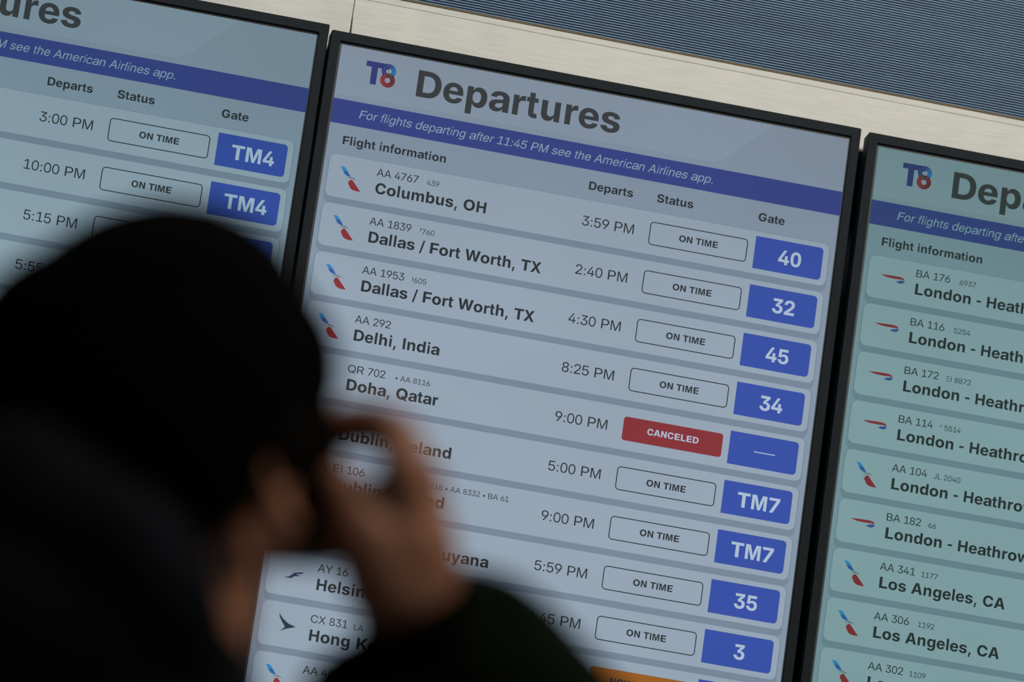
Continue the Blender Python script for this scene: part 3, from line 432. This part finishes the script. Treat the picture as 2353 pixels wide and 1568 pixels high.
def header(pr, L):
    pr.rect(0, 0, 1080, 117, HEAD, L)
    sw = [(0, 0), (915, 0), (907, 9), (836, 82)]
    for t in (0.25, 0.5, 0.75, 1.0):
        x = 836 * (1 - t) ** 2 + 2 * 818 * t * (1 - t) + 790 * t * t; y = 82 * (1 - t) ** 2 + 2 * 101 * t * (1 - t) + 103.5 * t * t
        sw.append((x, y))
    sw.append((0, 106))
    pr.poly(sw, HEAD2, L + 1)
    navy, sky, mid = lin(52, 62, 122), lin(36, 116, 176), lin(44, 76, 158)
    pr.poly([(56.6, 24.4), (104.5, 24.2), (104.5, 36), (81.5, 36), (81.2, 73.2), (68.8, 73.2), (68.4, 36), (56.6, 36)], navy, L + 2)
    def bluec(a):
        t = (math.cos(math.radians(a - 20)) + 1) / 2
        return lerp(navy, sky, max(0, (t - 0.35) / 0.65))
    def redc(a):
        t = (math.cos(math.radians(a - 180)) + 1) / 2
        return lerp(lin(98, 44, 48), lin(142, 50, 60), t)
    ring(pr, 104.5, 39.0, 5.9, 15.2, bluec, L + 3); ring(pr, 104.5, 39.0, 10.6, 11.3, lambda a: lerp(bluec(a), lin(110, 140, 200), 0.45), L + 4)
    ring(pr, 104.4, 59.2, 5.9, 15.4, redc, L + 5); ring(pr, 104.4, 59.2, 10.6, 11.3, lambda a: lerp(redc(a), lin(190, 100, 110), 0.45), L + 6)
    dk = lin(38, 46, 52)
    pr.poly([(104.5 + 12.5 * math.cos(math.radians(a)), 39 + 12.5 * math.sin(math.radians(a)) + 0) for a in range(30, 151, 10)] +
            [(104.4 + 12.5 * math.cos(math.radians(a)), 59.2 + 12.5 * math.sin(math.radians(a))) for a in range(215, 326, 10)], dk, L + 7)
    for i in range(5): pr.rect(97 + 3.1 * i, 48.6, 98.6 + 3.1 * i, 49.8, lin(140, 152, 150), L + 8)
    pr.text('Departures', 160.2, 81.2, 83.3, 'B', TITLE, L + 2)

def logo_us(pr, y, L):
    dy = y - 234.0
    top, bot = lin(48, 132, 190), lin(44, 92, 160)
    A = [(35.3, 258.8), (42.3, 258.4), (46.8, 261.2), (58.9, 277.4), (52.3, 276.9), (45.6, 273.9)]
    mid1, mid2 = (40.5, 266.4), (51.0, 267.0)
    pr.tri([(x, v + dy) for x, v in (A[0], A[1], A[2], mid2, mid1)], top, L)
    pr.tri([(x, v + dy) for x, v in (mid1, mid2, A[3], A[4], A[5])], bot, L)
    pr.poly([(x, v + dy) for x, v in [(50.2, 279.2), (61.8, 277.8), (67.9, 279.4), (71.0, 283.0), (64.0, 281.0), (60, 281.4), (56.6, 284.6), (54.8, 289.0)]], lin(104, 122, 134), L)
    pr.poly([(x, v + dy) for x, v in [(50.2, 279.2), (60, 281.4), (56.6, 284.6), (54.8, 289.0)]], lin(146, 158, 166), L + 1)
    pr.poly([(x, v + dy) for x, v in [(55.2, 291.0), (57.0, 286.0), (60, 283.6), (63.0, 283.2), (83.0, 305.3), (73.4, 305.6), (66.2, 304.3), (61.1, 301.0)]], lin(136, 48, 56), L)
def logo_uk(pr, y, L):
    dy = y - 234.0
    pr.poly([(x, v + dy) for x, v in [(37.0, 273.0), (61.1, 271.6), (78.9, 271.4), (86.3, 273.4), (89.4, 278.4), (83.0, 276.9), (66, 277.6), (49.8, 276.7)]], lin(140, 50, 58), L)
    pr.poly([(x, v + dy) for x, v in [(70.5, 283.6), (77, 280.4), (83.4, 278.8), (89.2, 278.6), (88.2, 282.8), (84, 285.4), (78.6, 285.9)]], lin(62, 78, 150), L)
def logo_hk(pr, y, L):
    dy = y - 234.0
    pr.poly([(x, v + dy) for x, v in [(47.6, 255.5), (51, 261.5), (56.1, 266.7), (67.6, 275.1), (84.6, 280.1), (66.5, 286.0), (51.7, 293.5), (58, 288), (62.3, 282.9), (54.3, 272.8), (48.9, 264.1)]], lin(32, 62, 66), L)
def logo_fi(pr, y, L):
    dy = y - 234.0
    pr.poly([(x, v + dy) for x, v in [(46, 287.2), (56, 284.4), (66, 275.2), (84.5, 271.6), (80.0, 275.9), (71.5, 276.9), (69.5, 279.3), (77, 278.6), (73, 281.8), (66, 282.6), (60, 287.8)]], lin(52, 56, 88), L)
    pr.tri([(x, v + dy) for x, v in [(58, 276.5), (80, 261), (80.6, 261.2), (59, 277.5)]], lin(140, 144, 132), L)
def logo_ie(pr, y, L):
    dy = y - 234.0
    for cx, cy in ((55, 276), (67, 276), (61, 267)):
        pr.tri([(cx + 6 * math.cos(k * math.pi / 6), cy + dy + 6 * math.sin(k * math.pi / 6)) for k in range(12)], lin(40, 104, 80), L)
    pr.tri([(60, 276 + dy), (62, 276 + dy), (66, 292 + dy), (63.5, 293 + dy)], lin(40, 104, 80), L)
LOGO = {'us': logo_us, 'uk': logo_uk, 'hk': logo_hk, 'fi': logo_fi, 'ie': logo_ie}

def flight_row(k, d, panel, material, label):
    y = 234.0 + 105 * k; pr = Print(); L = 3
    pr.rect(9, y - 1, 1070, y + 105.5, SHAD, L, 14)
    pr.rect(11, y, 1068, y + 91, CARD, L + 1, 13)
    if d.get('logo'): LOGO[d['logo']](pr, y, L + 2)
    if d.get('no'): pr.text(d['no'], 110.6, y + 31.0, d.get('ns', 23.0), 'R', INK, L + 2)
    if d.get('also'):
        x, s, clip = d['also']; pr.text(s, x, y + 31.0, 16.4, 'R', SMALL, L + 2, clip=clip, align=d.get('aa', 'l'))
    if d.get('city'): pr.text(d['city'], 111.0, y + 68.6, 34.0, 'B', INK, L + 2)
    if d.get('time'): pr.text(d['time'], 657.4, y + 55.2, 30.2, 'R', INK, L + 2, align='r')
    st = d.get('st', 'ON TIME')
    if st == 'ON TIME':
        pr.outline(688, y + 20.6, 896.2, y + 70.6, 8, 2.0, INK, L + 2); pr.text(st, 792.8, y + 52.2, 20.2, 'B', INK, L + 2, align='c')
    elif st == 'CANCELED':
        pr.rect(688, y + 20.2, 897, y + 70.4, RED, L + 2, 6); pr.text(st, 793.2, y + 50.6, 19.7, 'B', GTXT, L + 3, align='c')
    elif st == 'NOW':
        pr.rect(688, y + 20.6, 896.2, y + 70.6, ORANGE, L + 2, 6); pr.text('NOW 9:', 766, y + 52.2, 20.2, 'B', INK, L + 3, align='c')
    pr.rect(911.4, y + 10.2, 1056, y + 80, GATE, L + 2, 8, '0110')
    g = d.get('gate')
    if g == '—': pr.rect(964, y + 45.2, 1009, y + 47.2, GTXT, L + 3)
    elif g: pr.text(g, 987.6, y + 61.6, 45.5, 'B', GTXT, L + 3, align='c')
    return pr.build('flight_row', material, panel, label)

US = 'us'
mid_rows = [
    dict(logo=US, no='AA 4767', also=(215.0, '439', 216.2), city='Columbus, OH', time='3:59 PM', gate='40'),
    dict(logo=US, no='AA 1839', also=(210.8, '7760', 216.0), city='Dallas / Fort Worth, TX', time='2:40 PM', gate='32'),
    dict(logo=US, no='AA 1953', also=(208.8, '9605', 214.5), city='Dallas / Fort Worth, TX', time='4:30 PM', gate='45'),
    dict(logo=US, no='AA 292', city='Delhi, India', time='8:25 PM', gate='34'),
    dict(no='QR 702', also=(209.6, '• AA 8116', None), city='Doha, Qatar', time='9:00 PM', st='CANCELED', gate='—'),
    dict(logo='ie', city='Dublin, Ireland', time='5:00 PM', gate='TM7'),
    dict(logo='ie', no='EI 106', also=(476.0, '6018 • AA 8332 • BA 61', None), aa='r', city='Dublin, Ireland', time='9:00 PM', gate='TM7'),
    dict(logo=US, city='Georgetown, Guyana', time='5:59 PM', gate='35'),
    dict(logo='fi', no='AY 16', city='Helsinki, Finland', time='10:45 PM', gate='3'),
    dict(logo='hk', no='CX 831', also=(199.0, 'LA', None), city='Hong Kong', st='NOW', gate=None),
    dict(logo=US, no='AA 44'),
]
lon = 'London - Heathrow'; la = 'Los Angeles, CA'
right_rows = [
    dict(logo='uk', no='BA 176', also=(205.0, '6937', None), city=lon), dict(logo='uk', no='BA 116', also=(205.0, '5254', None), city=lon),
    dict(logo='uk', no='BA 172', also=(198.8, 'EI 8872', 201.8), city=lon), dict(logo='uk', no='BA 114', also=(194.0, 'Y 5514', 200.4), city=lon),
    dict(logo=US, no='AA 104', also=(199.0, 'JL 2040', 200.6), city=lon), dict(logo='uk', no='BA 182', also=(200.0, '66', None), city=lon),
    dict(logo=US, no='AA 341', also=(197.6, '1177', None), city=la), dict(logo=US, no='AA 306', also=(203.0, '1192', None), city=la),
    dict(logo=US, no='AA 302', also=(197.2, '1109', None), city=la), dict(), dict()]
left_rows = [dict(time='3:00 PM', gate='TM4'), dict(time='10:00 PM', gate='TM4'), dict(time='5:15 PM'), dict(time='5:55 PM')] + [dict() for _ in range(7)]

def frame_mesh():
    """bezel: mitred ring with a rounded outer corner, a step down to the glass and side walls"""
    bm = bmesh.new(); loops = []
    def loop(x0, y0, x1, y1, r, y):
        pts = []
        for cx, cy, a0 in ((x0 + r, y0 + r, 180), (x1 - r, y0 + r, 270), (x1 - r, y1 - r, 0), (x0 + r, y1 - r, 90)):
            for k in range(4):
                a = math.radians(a0 + 30 * k); pts.append(bm.verts.new(((cx + r * math.cos(a)) * U, y, -(cy + r * math.sin(a)) * U)))
        loops.append(pts)
    loop(-24.6, -26.6, 1103.0, 1946.6, 3.0, 0.024)
    loop(-24.6, -26.6, 1103.0, 1946.6, 3.0, -0.0022)
    loop(-23.6, -25.6, 1102.0, 1945.6, 2.6, -0.0032)
    loop(-5.6, -6.6, 1084.0, 1926.6, 3.0, -0.0032)
    loop(-4.6, -5.6, 1083.2, 1925.6, 2.4, -0.0026)
    loop(-4.6, -5.6, 1083.2, 1925.6, 2.4, 0.0006)
    for A, B in zip(loops, loops[1:]):
        n = len(A)
        for i in range(n): bm.faces.new((A[i], A[(i + 1) % n], B[(i + 1) % n], B[i]))
    return bm

def board(x, z, rows, tint, label, whole, mount_dx=0):
    root = thing('departure_board', label, 'display', (x * U, 0, TOP_Z + z * U), 'portrait displays in a row on the wall')
    f = obj('frame', frame_mesh(), case_m, root)
    bm = bmesh.new(); box(bm, 6 * U, 1074 * U, 0.0245, 0.046, -1900 * U, -100 * U, 0.004)
    obj('rear_housing', bm, rear_m, root)
    bm = bmesh.new(); box(bm, 340 * U, 740 * U, 0.0465, 0.150, -1400 * U, -600 * U, 0.003)
    obj('wall_mount', bm, rear_m, root)
    bm = bmesh.new(); box(bm, -20 * U, 1100 * U, 0.0008, 0.0235, -1942 * U, 22 * U)
    pan = obj('screen', bm, glass_m, root)
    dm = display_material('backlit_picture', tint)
    pr = Print()
    pr.rect(0, 0, 1080, 1920, BG, 0); header(pr, 1)
    pr.build('title_area', dm, pan)
    pr = Print()
    pr.rect(0, 116.4, 1080, 168.8, BAN, 4)
    s = 'For flights departing after 11:45 PM see the American Airlines app.'
    w = text_width(s, 1.0, 'R'); size = (807.5 - 55.0) / w
    pr.text(s, 55.0, 150.4, size, 'R', BTXT, 5, slant=0.21)
    pr.build('notice_strip', dm, pan)
    pr = Print()
    for t, xx in (('Flight information', 29.6), ('Departs', 548.4), ('Status', 693.8), ('Gate', 910.0)): pr.text(t, xx, 211.0, 25.9, 'B', INK, 3)
    pr.build('column_heading', dm, pan)
    for k, d in enumerate(rows):
        lb = None
        if d.get('city'): lb = 'row for ' + d['city'] + (' with a red box' if d.get('st') == 'CANCELED' else ' with an orange box' if d.get('st') == 'NOW' else '')
        flight_row(k, d, pan, dm, lb)
    pr = Print(); pr.rect(0, 1400, 1080, 1920, BG, 3)
    return root
board(0, 0, mid_rows, (1.0, 1.0, 1.0), 'middle departures display, its left part hidden by the head and raised hand', True)
board(-1133.6, 9.4, left_rows, (0.82, 0.93, 0.90), 'leftmost departures display, cut by the left picture edge, above the dark cap', False)
board(1144.5, -4.0, right_rows, (0.67, 0.88, 0.76), 'greenish departures display at the right, listing London and Los Angeles flights', False)
# ---------------------------------------------------------------- the person in the foreground
skin_m = mat('skin', (0.45, 0.21, 0.13, 1), 0.55, 0, 0.10, (20, 20, 20), 0.1, 400)
knit_m = mat('black_knit', (0.0028, 0.0028, 0.0028, 1), 0.9, 0, 0.3, (60, 60, 60), 0.5, 300, 0.02)
hair_m = mat('black_hair', (0.004, 0.003, 0.0025, 1), 0.6, 0, 0.3, (90, 90, 90), 0.4, 500, 0.05)
coat_m = mat('dark_green_coat', (0.006, 0.011, 0.006, 1), 0.85, 0, 0.25, (14, 14, 14), 0.3, 120, 0.03)
hood_m = mat('navy_hood', (0.009, 0.0115, 0.016, 1), 0.85, 0, 0.25, (14, 14, 14), 0.3, 120, 0.03)
trouser_m = mat('dark_trousers', (0.02, 0.02, 0.024, 1), 0.85)
shoe_m = mat('black_shoe', (0.012, 0.012, 0.012, 1), 0.5)
eye_m = mat('eye_white', (0.7, 0.68, 0.65, 1), 0.2); iris_m = mat('iris', (0.03, 0.015, 0.01, 1), 0.2); lip_m = mat('lips', (0.28, 0.10, 0.08, 1), 0.5)

def PX(x, y, d):
    """a point seen at photograph pixel x, y, at distance d in front of the lens"""
    return CAM + c_fwd * d + c_right * ((x - 1176.5) / 13072.0 * d) - c_up * ((y - 784.0) / 13072.0 * d)

class Blob:
    """closed round pieces grown together into one surface"""
    def __init__(self): self.bm = bmesh.new()
    def bone(self, a, b, ra, rb, flat=None):
        a, b = Vector(a), Vector(b); d = b - a; L = max(d.length, 1e-5); z = d / L
        ref = Vector(flat) if flat else (Vector((0, 0, 1)) if abs(z.z) < 0.9 else Vector((1, 0, 0)))
        x = ref.cross(z).normalized(); y = z.cross(x)
        n = 16; rings = []
        prof = [(-ra * math.cos(t), ra * math.sin(t)) for t in (0.35, 0.75, 1.15)] + [(0, ra)] + [(L * k / 3, ra + (rb - ra) * k / 3) for k in (1, 2)] + [(L, rb)] + [(L + rb * math.cos(t), rb * math.sin(t)) for t in (1.15, 0.75, 0.35)]
        for h, r in prof:
            rings.append([self.bm.verts.new(a + z * h + (x * math.cos(2 * math.pi * k / n) + y * math.sin(2 * math.pi * k / n)) * r) for k in range(n)])
        for A, B in zip(rings, rings[1:]):
            for k in range(n): self.bm.faces.new((A[k], A[(k + 1) % n], B[(k + 1) % n], B[k]))
        self.bm.faces.new(rings[0][::-1]); self.bm.faces.new(rings[-1])
    def chain(self, pts, rs):
        for i in range(len(pts) - 1): self.bone(pts[i], pts[i + 1], rs[i], rs[i + 1])
    def ell(self, c, r, m=None):
        res = bmesh.ops.create_uvsphere(self.bm, u_segments=24, v_segments=14, radius=1.0)
        for v in res['verts']:
            p = Vector((v.co.x * r[0], v.co.y * r[1], v.co.z * r[2]))
            v.co = (m @ p if m else p) + Vector(c)
    def ring(self, c, R, r, m=None, sy=1.0):
        n, k = 36, 12; vs = []
        for i in range(n):
            a = 2 * math.pi * i / n; row = []
            for j in range(k):
                b = 2 * math.pi * j / k
                p = Vector(((R + r * math.cos(b)) * math.cos(a), (R + r * math.cos(b)) * math.sin(a) * sy, r * math.sin(b)))
                row.append(self.bm.verts.new((m @ p if m else p) + Vector(c)))
            vs.append(row)
        for i in range(n):
            for j in range(k): self.bm.faces.new((vs[i][j], vs[(i + 1) % n][j], vs[(i + 1) % n][(j + 1) % k], vs[i][(j + 1) % k]))
    def done(self, name, material, parent, voxel, smooth=6, label=None, loc=None):
        bmesh.ops.recalc_face_normals(self.bm, faces=self.bm.faces)
        me = bpy.data.meshes.new(name + '_src'); self.bm.to_mesh(me); self.bm.free()
        o = bpy.data.objects.new(name + '_src', me); C.objects.link(o)
        a = o.modifiers.new('r', 'REMESH'); a.mode = 'VOXEL'; a.voxel_size = voxel; a.use_smooth_shade = True
        b = o.modifiers.new('s', 'SMOOTH'); b.iterations = smooth; b.factor = 0.5
        dg = bpy.context.evaluated_depsgraph_get(); dg.update()
        out = bpy.data.meshes.new_from_object(o.evaluated_get(dg)); out.name = name
        bpy.data.objects.remove(o); bpy.data.meshes.remove(me)
        org = parent.location if parent else Vector((0, 0, 0))
        if org.length: out.transform(Matrix.Translation(-org))
        for p in out.polygons: p.use_smooth = True
        out.materials.clear(); out.materials.append(material)
        r = link(name, out, parent)
        if label: r['label'] = label
        return r

D0 = 3.45
HC = PX(392, 974, D0)                      # centre of the head
HM = Matrix.Rotation(-math.radians(55), 3, 'Z') @ Matrix.Rotation(math.radians(40), 3, 'X') @ Matrix.Rotation(math.radians(4), 3, 'Y')
H = lambda x, y, z: HC + HM @ Vector((x, y, z))
person = thing('person', 'person from behind in black cap and dark coat, right hand raised to face', 'person', (HC.x, HC.y, 0))
NB = PX(330, 1690, 3.42)         # base of the neck
Zs = NB.z
TW = Matrix.Rotation(-math.radians(14), 3, 'Z')
T = lambda x, y, z: Vector((NB.x, NB.y, z)) + TW @ Vector((x, y, 0))
hip = NB.z - 0.52
wristR = PX(955, 1400, 3.47)
elbowR = PX(1330, 1890, 3.64)
shR = T(0.185, 0.0, Zs - 0.10)
shL = T(-0.185, 0.0, Zs - 0.10); elL = T(-0.25, 0.02, Zs - 0.33); wrL = T(-0.235, 0.14, Zs - 0.55)

B = Blob()
# head
B.ell(H(0, -0.012, 0.028), (0.074, 0.095, 0.084), HM)
B.ell(H(0, 0.034, -0.030), (0.060, 0.062, 0.080), HM)
B.ell(H(0, 0.048, -0.082), (0.044, 0.044, 0.032), HM)
B.ell(H(0, 0.076, -0.104), (0.020, 0.018, 0.015), HM)            # chin
B.ell(H(0.052, 0.020, -0.060), (0.012, 0.034, 0.040), HM); B.ell(H(-0.052, 0.020, -0.060), (0.012, 0.034, 0.040), HM)   # jaw corners
B.bone(H(0, 0.092, 0.006), H(0, 0.116, -0.034), 0.008, 0.0125)  # nose
B.ell(H(0.011, 0.104, -0.037), (0.008, 0.010, 0.007), HM); B.ell(H(-0.011, 0.104, -0.037), (0.008, 0.010, 0.007), HM)
B.ell(H(0, 0.080, 0.022), (0.050, 0.018, 0.010), HM)             # brow
for s in (-1, 1):
    B.ell(H(0.040 * s, 0.074, -0.022), (0.018, 0.018, 0.016), HM)    # cheekbone
    # ears: rim, lobe and bowl
    E = [H((0.078 + dx) * s, y, z - 0.032) for dx, y, z in ((0.0, 0.006, 0.010), (0.010, 0.000, 0.026), (0.018, -0.016, 0.028), (0.020, -0.027, 0.012), (0.014, -0.024, -0.012), (0.006, -0.010, -0.030), (0.0, 0.000, -0.034))]
    B.chain(E, [0.0045, 0.0052, 0.0055, 0.0055, 0.0055, 0.007, 0.006])
    B.ell(H(0.079 * s, -0.010, -0.034), (0.008, 0.018, 0.026), HM)
# neck and trunk
B.bone(H(0, -0.020, -0.055), NB + Vector((0, 0.0, -0.01)), 0.055, 0.058)
B.bone(T(-0.13, 0, Zs - 0.10), T(0.13, 0, Zs - 0.10), 0.060, 0.060)
B.ell(T(0, 0, Zs - 0.24), (0.155, 0.095, 0.17), TW); B.ell(T(0, 0, Zs - 0.38), (0.145, 0.10, 0.17), TW); B.ell(T(0, 0, hip), (0.165, 0.115, 0.12), TW)
B.chain([shR, elbowR, wristR], [0.055, 0.040, 0.027]); B.chain([shL, elL, wrL], [0.055, 0.040, 0.027])
ankles = []
for s in (-1, 1):
    hj, kn, an = T(0.09 * s, 0, hip - 0.03), T(0.10 * s, 0.02, 0.48), T(0.11 * s, -0.01, 0.09)
    B.chain([hj, kn, an], [0.085, 0.055, 0.038]); B.bone(an + Vector((0, 0, -0.02)), an + TW @ Vector((0.01 * s, 0.15, -0.05)), 0.036, 0.026); ankles.append((s, hj, kn, an))
# right hand: forefinger and thumb make an open ring against the brow, the others fold behind
w = wristR
mcp = [PX(925, 1075, 3.440), PX(950, 1110, 3.462), PX(962, 1160, 3.484), PX(958, 1215, 3.504)]
B.chain([w, PX(925, 1250, 3.462), mcp[1]], [0.030, 0.034, 0.020])
for m_, r_ in zip(mcp, (0.0150, 0.0150, 0.0140, 0.0130)):
    B.bone(w + (m_ - w) * 0.28, m_, 0.019, r_)
B.bone(PX(880, 1320, 3.45), PX(915, 1160, 3.455), 0.024, 0.020)
B.ell(PX(880, 1210, 3.470), (0.026, 0.020, 0.034))
B.chain([mcp[0], PX(918, 992, 3.466), PX(862, 962, 3.486), PX(770, 962, 3.506)], [0.0145, 0.0130, 0.0122, 0.0108])      # forefinger
B.chain([mcp[1], PX(932, 1020, 3.490), PX(868, 990, 3.505), PX(775, 1000, 3.520)], [0.0140, 0.0130, 0.0115, 0.0100])    # middle finger
B.chain([mcp[2], PX(900, 1150, 3.535), PX(820, 1175, 3.550), PX(752, 1195, 3.545)], [0.0125, 0.0112, 0.0102, 0.0085])    # ring finger
B.chain([mcp[3], PX(890, 1200, 3.545), PX(812, 1225, 3.552), PX(748, 1250, 3.548)], [0.0115, 0.0102, 0.0092, 0.0080])    # little finger
B.chain([PX(895, 1345, 3.455), PX(832, 1220, 3.440), PX(800, 1140, 3.445), PX(752, 1085, 3.462)], [0.0285, 0.0200, 0.0150, 0.0120])  # thumb
# left hand, hanging relaxed
hd = TW @ Vector((0.02, 0.35, -0.93)); hx = TW @ Vector((0.2, 0.94, 0.3)); hx.normalize(); hn = hd.cross(hx)
for k, (o_, ln) in enumerate(((0.030, 0.075), (0.010, 0.083), (-0.011, 0.077), (-0.030, 0.060))):
    a = wrL + hd * 0.015 + hx * o_ * 0.5; b_ = wrL + hd * 0.092 + hx * o_
    B.bone(a, b_, 0.018, 0.0125)
    p1 = b_ + hd * ln * 0.48 + hn * 0.006; p2 = p1 + hd * ln * 0.30 + hn * 0.012; p3 = p2 + hd * ln * 0.20 + hn * 0.013
    B.chain([b_, p1, p2, p3], [0.0115, 0.0100, 0.0090, 0.0075])
B.chain([wrL + hd * 0.02 + hx * 0.018, wrL + hd * 0.05 + hx * 0.045, wrL + hd * 0.080 + hx * 0.055 + hn * 0.01, wrL + hd * 0.105 + hx * 0.055 + hn * 0.016], [0.018, 0.014, 0.012, 0.009])
body = B.done('body', skin_m, person, 0.0040, 5)

def small(name, c, r, m_, parent, sub=None):
    bm = bmesh.new(); bmesh.ops.create_uvsphere(bm, u_segments=16, v_segments=10, radius=1.0)
    for v in bm.verts: v.co = HM @ Vector((v.co.x * r[0], v.co.y * r[1], v.co.z * r[2])) + c - person.location
    return obj(name, bm, m_, parent, True)
for s in (-1, 1):
    e = small('eye', H(0.030 * s, 0.083, 0.004), (0.0125, 0.0125, 0.0085), eye_m, person)
    small('iris', H(0.031 * s, 0.0935, 0.005), (0.0055, 0.0030, 0.0055), iris_m, e)
    small('eyebrow', H(0.030 * s, 0.096, 0.024), (0.019, 0.005, 0.0038), hair_m, person)
small('lips', H(0, 0.092, -0.064), (0.023, 0.009, 0.0075), lip_m, person)
# hair under the cap and a short beard
B = Blob()
B.ell(H(0, -0.022, 0.012), (0.079, 0.094, 0.078), HM); B.ell(H(0, -0.062, -0.030), (0.060, 0.040, 0.045), HM)
for s in (-1, 1):
    B.bone(H(0.070 * s, 0.022, 0.020), H(0.066 * s, 0.026, -0.038), 0.013, 0.011); B.ell(H(0.064 * s, 0.030, -0.010), (0.018, 0.040, 0.030), HM); B.ell(H(0.078 * s, 0.000, -0.010), (0.022, 0.040, 0.032), HM)
B.done('hair', hair_m, person, 0.004, 3)
B = Blob()
for s in (-1, 1):
    B.ell(H(0.053 * s, 0.044, -0.030), (0.022, 0.036, 0.048), HM)
    B.chain([H(0.066 * s, 0.026, -0.036), H(0.060 * s, 0.030, -0.074), H(0.040 * s, 0.062, -0.104), H(0.0, 0.084, -0.116)], [0.011, 0.017, 0.020, 0.019])
    B.chain([H(0.027 * s, 0.090, -0.058), H(0, 0.105, -0.050)], [0.005, 0.006])
B.done('beard', hair_m, person, 0.004, 3)
# knit cap with a turned-up brim
B = Blob()
CM = HM @ Matrix.Rotation(math.radians(24), 3, 'X')
B.ell(H(0, -0.014, 0.032), (0.108, 0.126, 0.098), CM)
B.ell(H(0, -0.060, 0.000), (0.082, 0.064, 0.060), HM)
B.ring(H(0, -0.014, -0.006), 0.085, 0.019, HM @ Matrix.Rotation(math.radians(27), 3, 'X'), 1.16)
B.ell(PX(580, 850, 3.435), (0.054, 0.042, 0.060)); B.ell(PX(195, 835, 3.42), (0.076, 0.070, 0.074))
B.ell(PX(425, 540, 3.46), (0.026, 0.026, 0.015))
capo = B.done('knit_cap', knit_m, person, 0.0045, 6)
# coat: trunk, collar, sleeves
B = Blob()
B.bone(NB + Vector((0, 0.0, -0.12)), NB + Vector((0, 0, -0.004)), 0.115, 0.078)
B.bone(T(-0.15, 0, Zs - 0.115), T(0.15, 0, Zs - 0.115), 0.090, 0.090)
B.ell(PX(900, 1640, 3.50), (0.060, 0.055, 0.050))
B.ell(T(0, -0.005, Zs - 0.23), (0.215, 0.145, 0.21), TW); B.ell(T(0, 0, Zs - 0.38), (0.205, 0.14, 0.22), TW); B.ell(T(0, 0, hip - 0.02), (0.205, 0.150, 0.16), TW)
cuff = wristR + (elbowR - wristR) * 0.02
up = wristR + (elbowR - wristR) * 0.30
B.chain([shR, elbowR], [0.092, 0.078]); B.chain([elbowR, up], [0.080, 0.070]); B.chain([up, cuff], [0.070, 0.036])
B.ell(PX(1140, 1400, 3.49), (0.022, 0.022, 0.024))
B.chain([shL, elL, wrL + Vector((0, 0, 0.03))], [0.092, 0.070, 0.044])
coat = B.done('coat', coat_m, person, 0.007, 6, 'dark green coat')
B = Blob()
B.ring(cuff + (cuff - up).normalized() * 0.004, 0.030, 0.010, (cuff - up).normalized().to_track_quat('Z', 'Y').to_matrix())
B.done('cuff', knit_m, person, 0.004, 3)
B = Blob()      # hood lying in folds behind the neck
NM = Matrix.Rotation(-math.radians(20), 3, 'Z') @ Matrix.Rotation(math.radians(-16), 3, 'X')
B.ring(NB + Vector((-0.006, -0.012, 0.010)), 0.052, 0.022, NM, 1.0); B.ring(PX(355, 1505, 3.43), 0.051, 0.010, NM, 1.0)
B.chain([PX(-260, 1190, 3.33), PX(40, 1130, 3.31), PX(260, 1240, 3.30), PX(400, 1400, 3.31), PX(440, 1600, 3.34)], [0.050, 0.046, 0.036, 0.030, 0.028])
B.ell(PX(60, 1360, 3.33), (0.115, 0.070, 0.090)); B.ell(PX(220, 1560, 3.35), (0.085, 0.070, 0.080)); B.ell(PX(-150, 1600, 3.36), (0.13, 0.08, 0.12))
B.done('hood', hood_m, person, 0.006, 6, 'navy hood lying folded behind the neck')
for s, hj, kn, an in ankles:
    pass
B = Blob()
B.ell(T(0, 0, hip), (0.180, 0.130, 0.12), TW)
for s, hj, kn, an in ankles: B.chain([hj, kn, an + Vector((0, 0, 0.03))], [0.105, 0.078, 0.062])
B.done('trousers', trouser_m, person, 0.009, 5)
for s, hj, kn, an in ankles:
    B = Blob(); f0 = Vector((an.x, an.y, 0.045)); dr = TW @ Vector((0.03 * s, 1, 0)).normalized()
    B.chain([f0 - dr * 0.05, f0 + dr * 0.08, f0 + dr * 0.17 + Vector((0, 0, -0.008))], [0.042, 0.044, 0.035]); B.bone(f0, f0 + Vector((0, 0, 0.05)), 0.045, 0.048)
    B.done('shoe', shoe_m, person, 0.006, 4)
